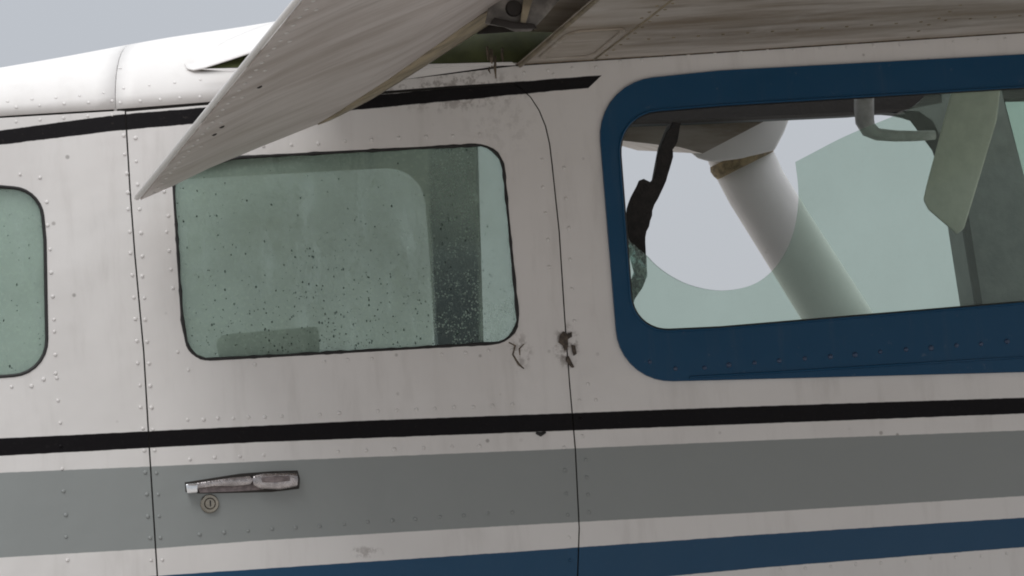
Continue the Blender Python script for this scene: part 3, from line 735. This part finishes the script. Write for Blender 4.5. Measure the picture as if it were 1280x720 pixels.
disc('bracket_hole_disc', 643, 10, .0135, -.366, -.358, M['dark'], A, n=14)  # dark-coloured disc stands in for a shaded hole in the bracket
bm = bmesh.new()
for x, y0, y1, r in ((614, 62, 84, .003), (619, 70, 98, .0022), (609, 58, 76, .002), (628, 60, 80, .002), (612, 84, 92, .0015)):
    tube(bm, [at(x, y0, -.0095), at(x+random.uniform(-1, 1), (y0+y1)/2, -.0105), at(x+1, y1, -.0085)], [r, r*1.2, r*.4], 6)
bm_obj('grime_drips', bm, M['grime'], A, 'stuff')

# wing root fillet running aft over the flap
def loft(name, A_, B_, th, mat, parent, nseg=6, bulge=.0):
    bm = bmesh.new(); rows = []
    for a, b in zip(A_, B_):
        rows.append([a.lerp(b, k/nseg)+Vector((0, -bulge*math.sin(math.pi*k/nseg), 0)) for k in range(nseg+1)])
    F1 = [[bm.verts.new(p) for p in r] for r in rows]
    for i in range(len(F1)-1):
        for j in range(nseg): bm.faces.new((F1[i][j], F1[i][j+1], F1[i+1][j+1], F1[i+1][j]))
    o = bm_obj(name, bm, mat, parent); md = o.modifiers.new('t', 'SOLIDIFY'); md.thickness = th; md.offset = 0; return o
le = [(231, 80), (234, 86), (242, 88), (256, 85), (290, 74), (332, 60), (400, 38), (500, 8), (640, -30)]
ue = [(230, 78), (232, 77), (240, 75), (254, 68), (284, 50), (322, 34), (395, 12), (500, -8), (640, -32)]
fz = []
for (a, b), (c_, d_) in zip(le, ue):
    ramp = min(1, max(0, (a-232)/100)); fz.append([on(a+(c_-a)*k/8, b+(d_-b)*k/8, .0025-.036*ramp*(1-k/8)**1.8-.0055*(1-k/8)**2) for k in range(9)])
bm = bmesh.new(); g_ = [[bm.verts.new(p) for p in rw] for rw in fz]
for i in range(len(g_)-1):
    for j in range(8): bm.faces.new((g_[i][j], g_[i][j+1], g_[i+1][j+1], g_[i+1][j]))
fo = bm_obj('wing_root_fillet', bm, M['white'], A); md = fo.modifiers.new('t', 'SOLIDIFY'); md.thickness = .0014; md.offset = 0

# ------------------------------------------------------------------ flap
FYI = -.07
FO = Vector((.0, -1, .035))
lowc = [(176, 250), (215, 233), (262, 210), (320, 186), (370, 166), (415, 148), (460, 124), (505, 96), (560, 60), (610, 28), (650, 2)]
lowp = [at(x, y, FYI) for x, y in lowc]
LE = lowp[-1]
upp = []
n = len(lowp)
for i, p in enumerate(lowp):
    s = i/(n-1); th = .003+.075*math.sin(math.pi*min(1, s*.62))**1.0*(1 if s < .8 else 1-(s-.8)*1.2)
    upp.append(p+Vector((-.25, 0, 1)).normalized()*th)
nosef = [LE+Vector((.018, 0, .012)), LE+Vector((.024, 0, .03)), LE+Vector((.014, 0, .048))]
flap = extrude_section('flap', lowp+nosef+upp[::-1], FO*2.6, M['flap'], A, nspan=10, uvscale=1.0, smooth=False)
flap['label'] = 'lowered grey-white wing flap with riveted trailing edge'
# trailing edge bead
bm = bmesh.new(); te0 = lowp[0]+Vector((-.006, .0, .004)); tube(bm, [te0, te0+FO*1.3, te0+FO*2.6], .0045, 10); bm_obj('trailing_edge_bead', bm, M['white'], flap)
# stained inboard flange
def on_flap(i, s, d=.0):   # i = index along chord (float), s = metres outboard
    k = min(int(i), n-2); p = lowp[k].lerp(lowp[k+1], i-k); t = (lowp[k+1]-lowp[k]).normalized(); nn_ = Vector((t.z, 0, -t.x)).normalized()
    return p+FO*s+nn_*d
bm = bmesh.new(); ra = []; rb = []; steps = [4.6+i*.36 for i in range(16)]; 
for q in steps:
    wd = .003+.26*min(1, (q-4.6)/3)**.8; q2 = min(q, 9.98)
    ra.append((on_flap(q2, -.0005, .0006+.012*wd), on_flap(q2, wd*.5, .001+.03*wd), on_flap(q2, wd, .0008)))
V_ = [[bm.verts.new(p) for p in r] for r in ra]
for i in range(len(V_)-1):
    for j in range(2): bm.faces.new((V_[i][j], V_[i][j+1], V_[i+1][j+1], V_[i+1][j]))
fl = bm_obj('inboard_end_flange', bm, M['flange'], flap)
md = fl.modifiers.new('t', 'SOLIDIFY'); md.thickness = .002; md.offset = 0
bm = bmesh.new()
def fr(i, s): dome(bm, on_flap(i, s, .0002), .0036, Vector((.3, 0, -1)).normalized(), .45)
for k in range(60): fr(.35, .02+k*.042)
for k in range(14): fr(.75, .35+k*.17)
bm_obj('rivets', bm, M['rivet'], flap, 'stuff')
for i, s in ((.9, .42), (1.1, .72), (.95, .47)):
    bm = bmesh.new(); dome(bm, on_flap(i, s, .0002), .0045, Vector((.3, 0, -1)).normalized(), .5); bm_obj('drain_plug', bm, M['dark'], flap)
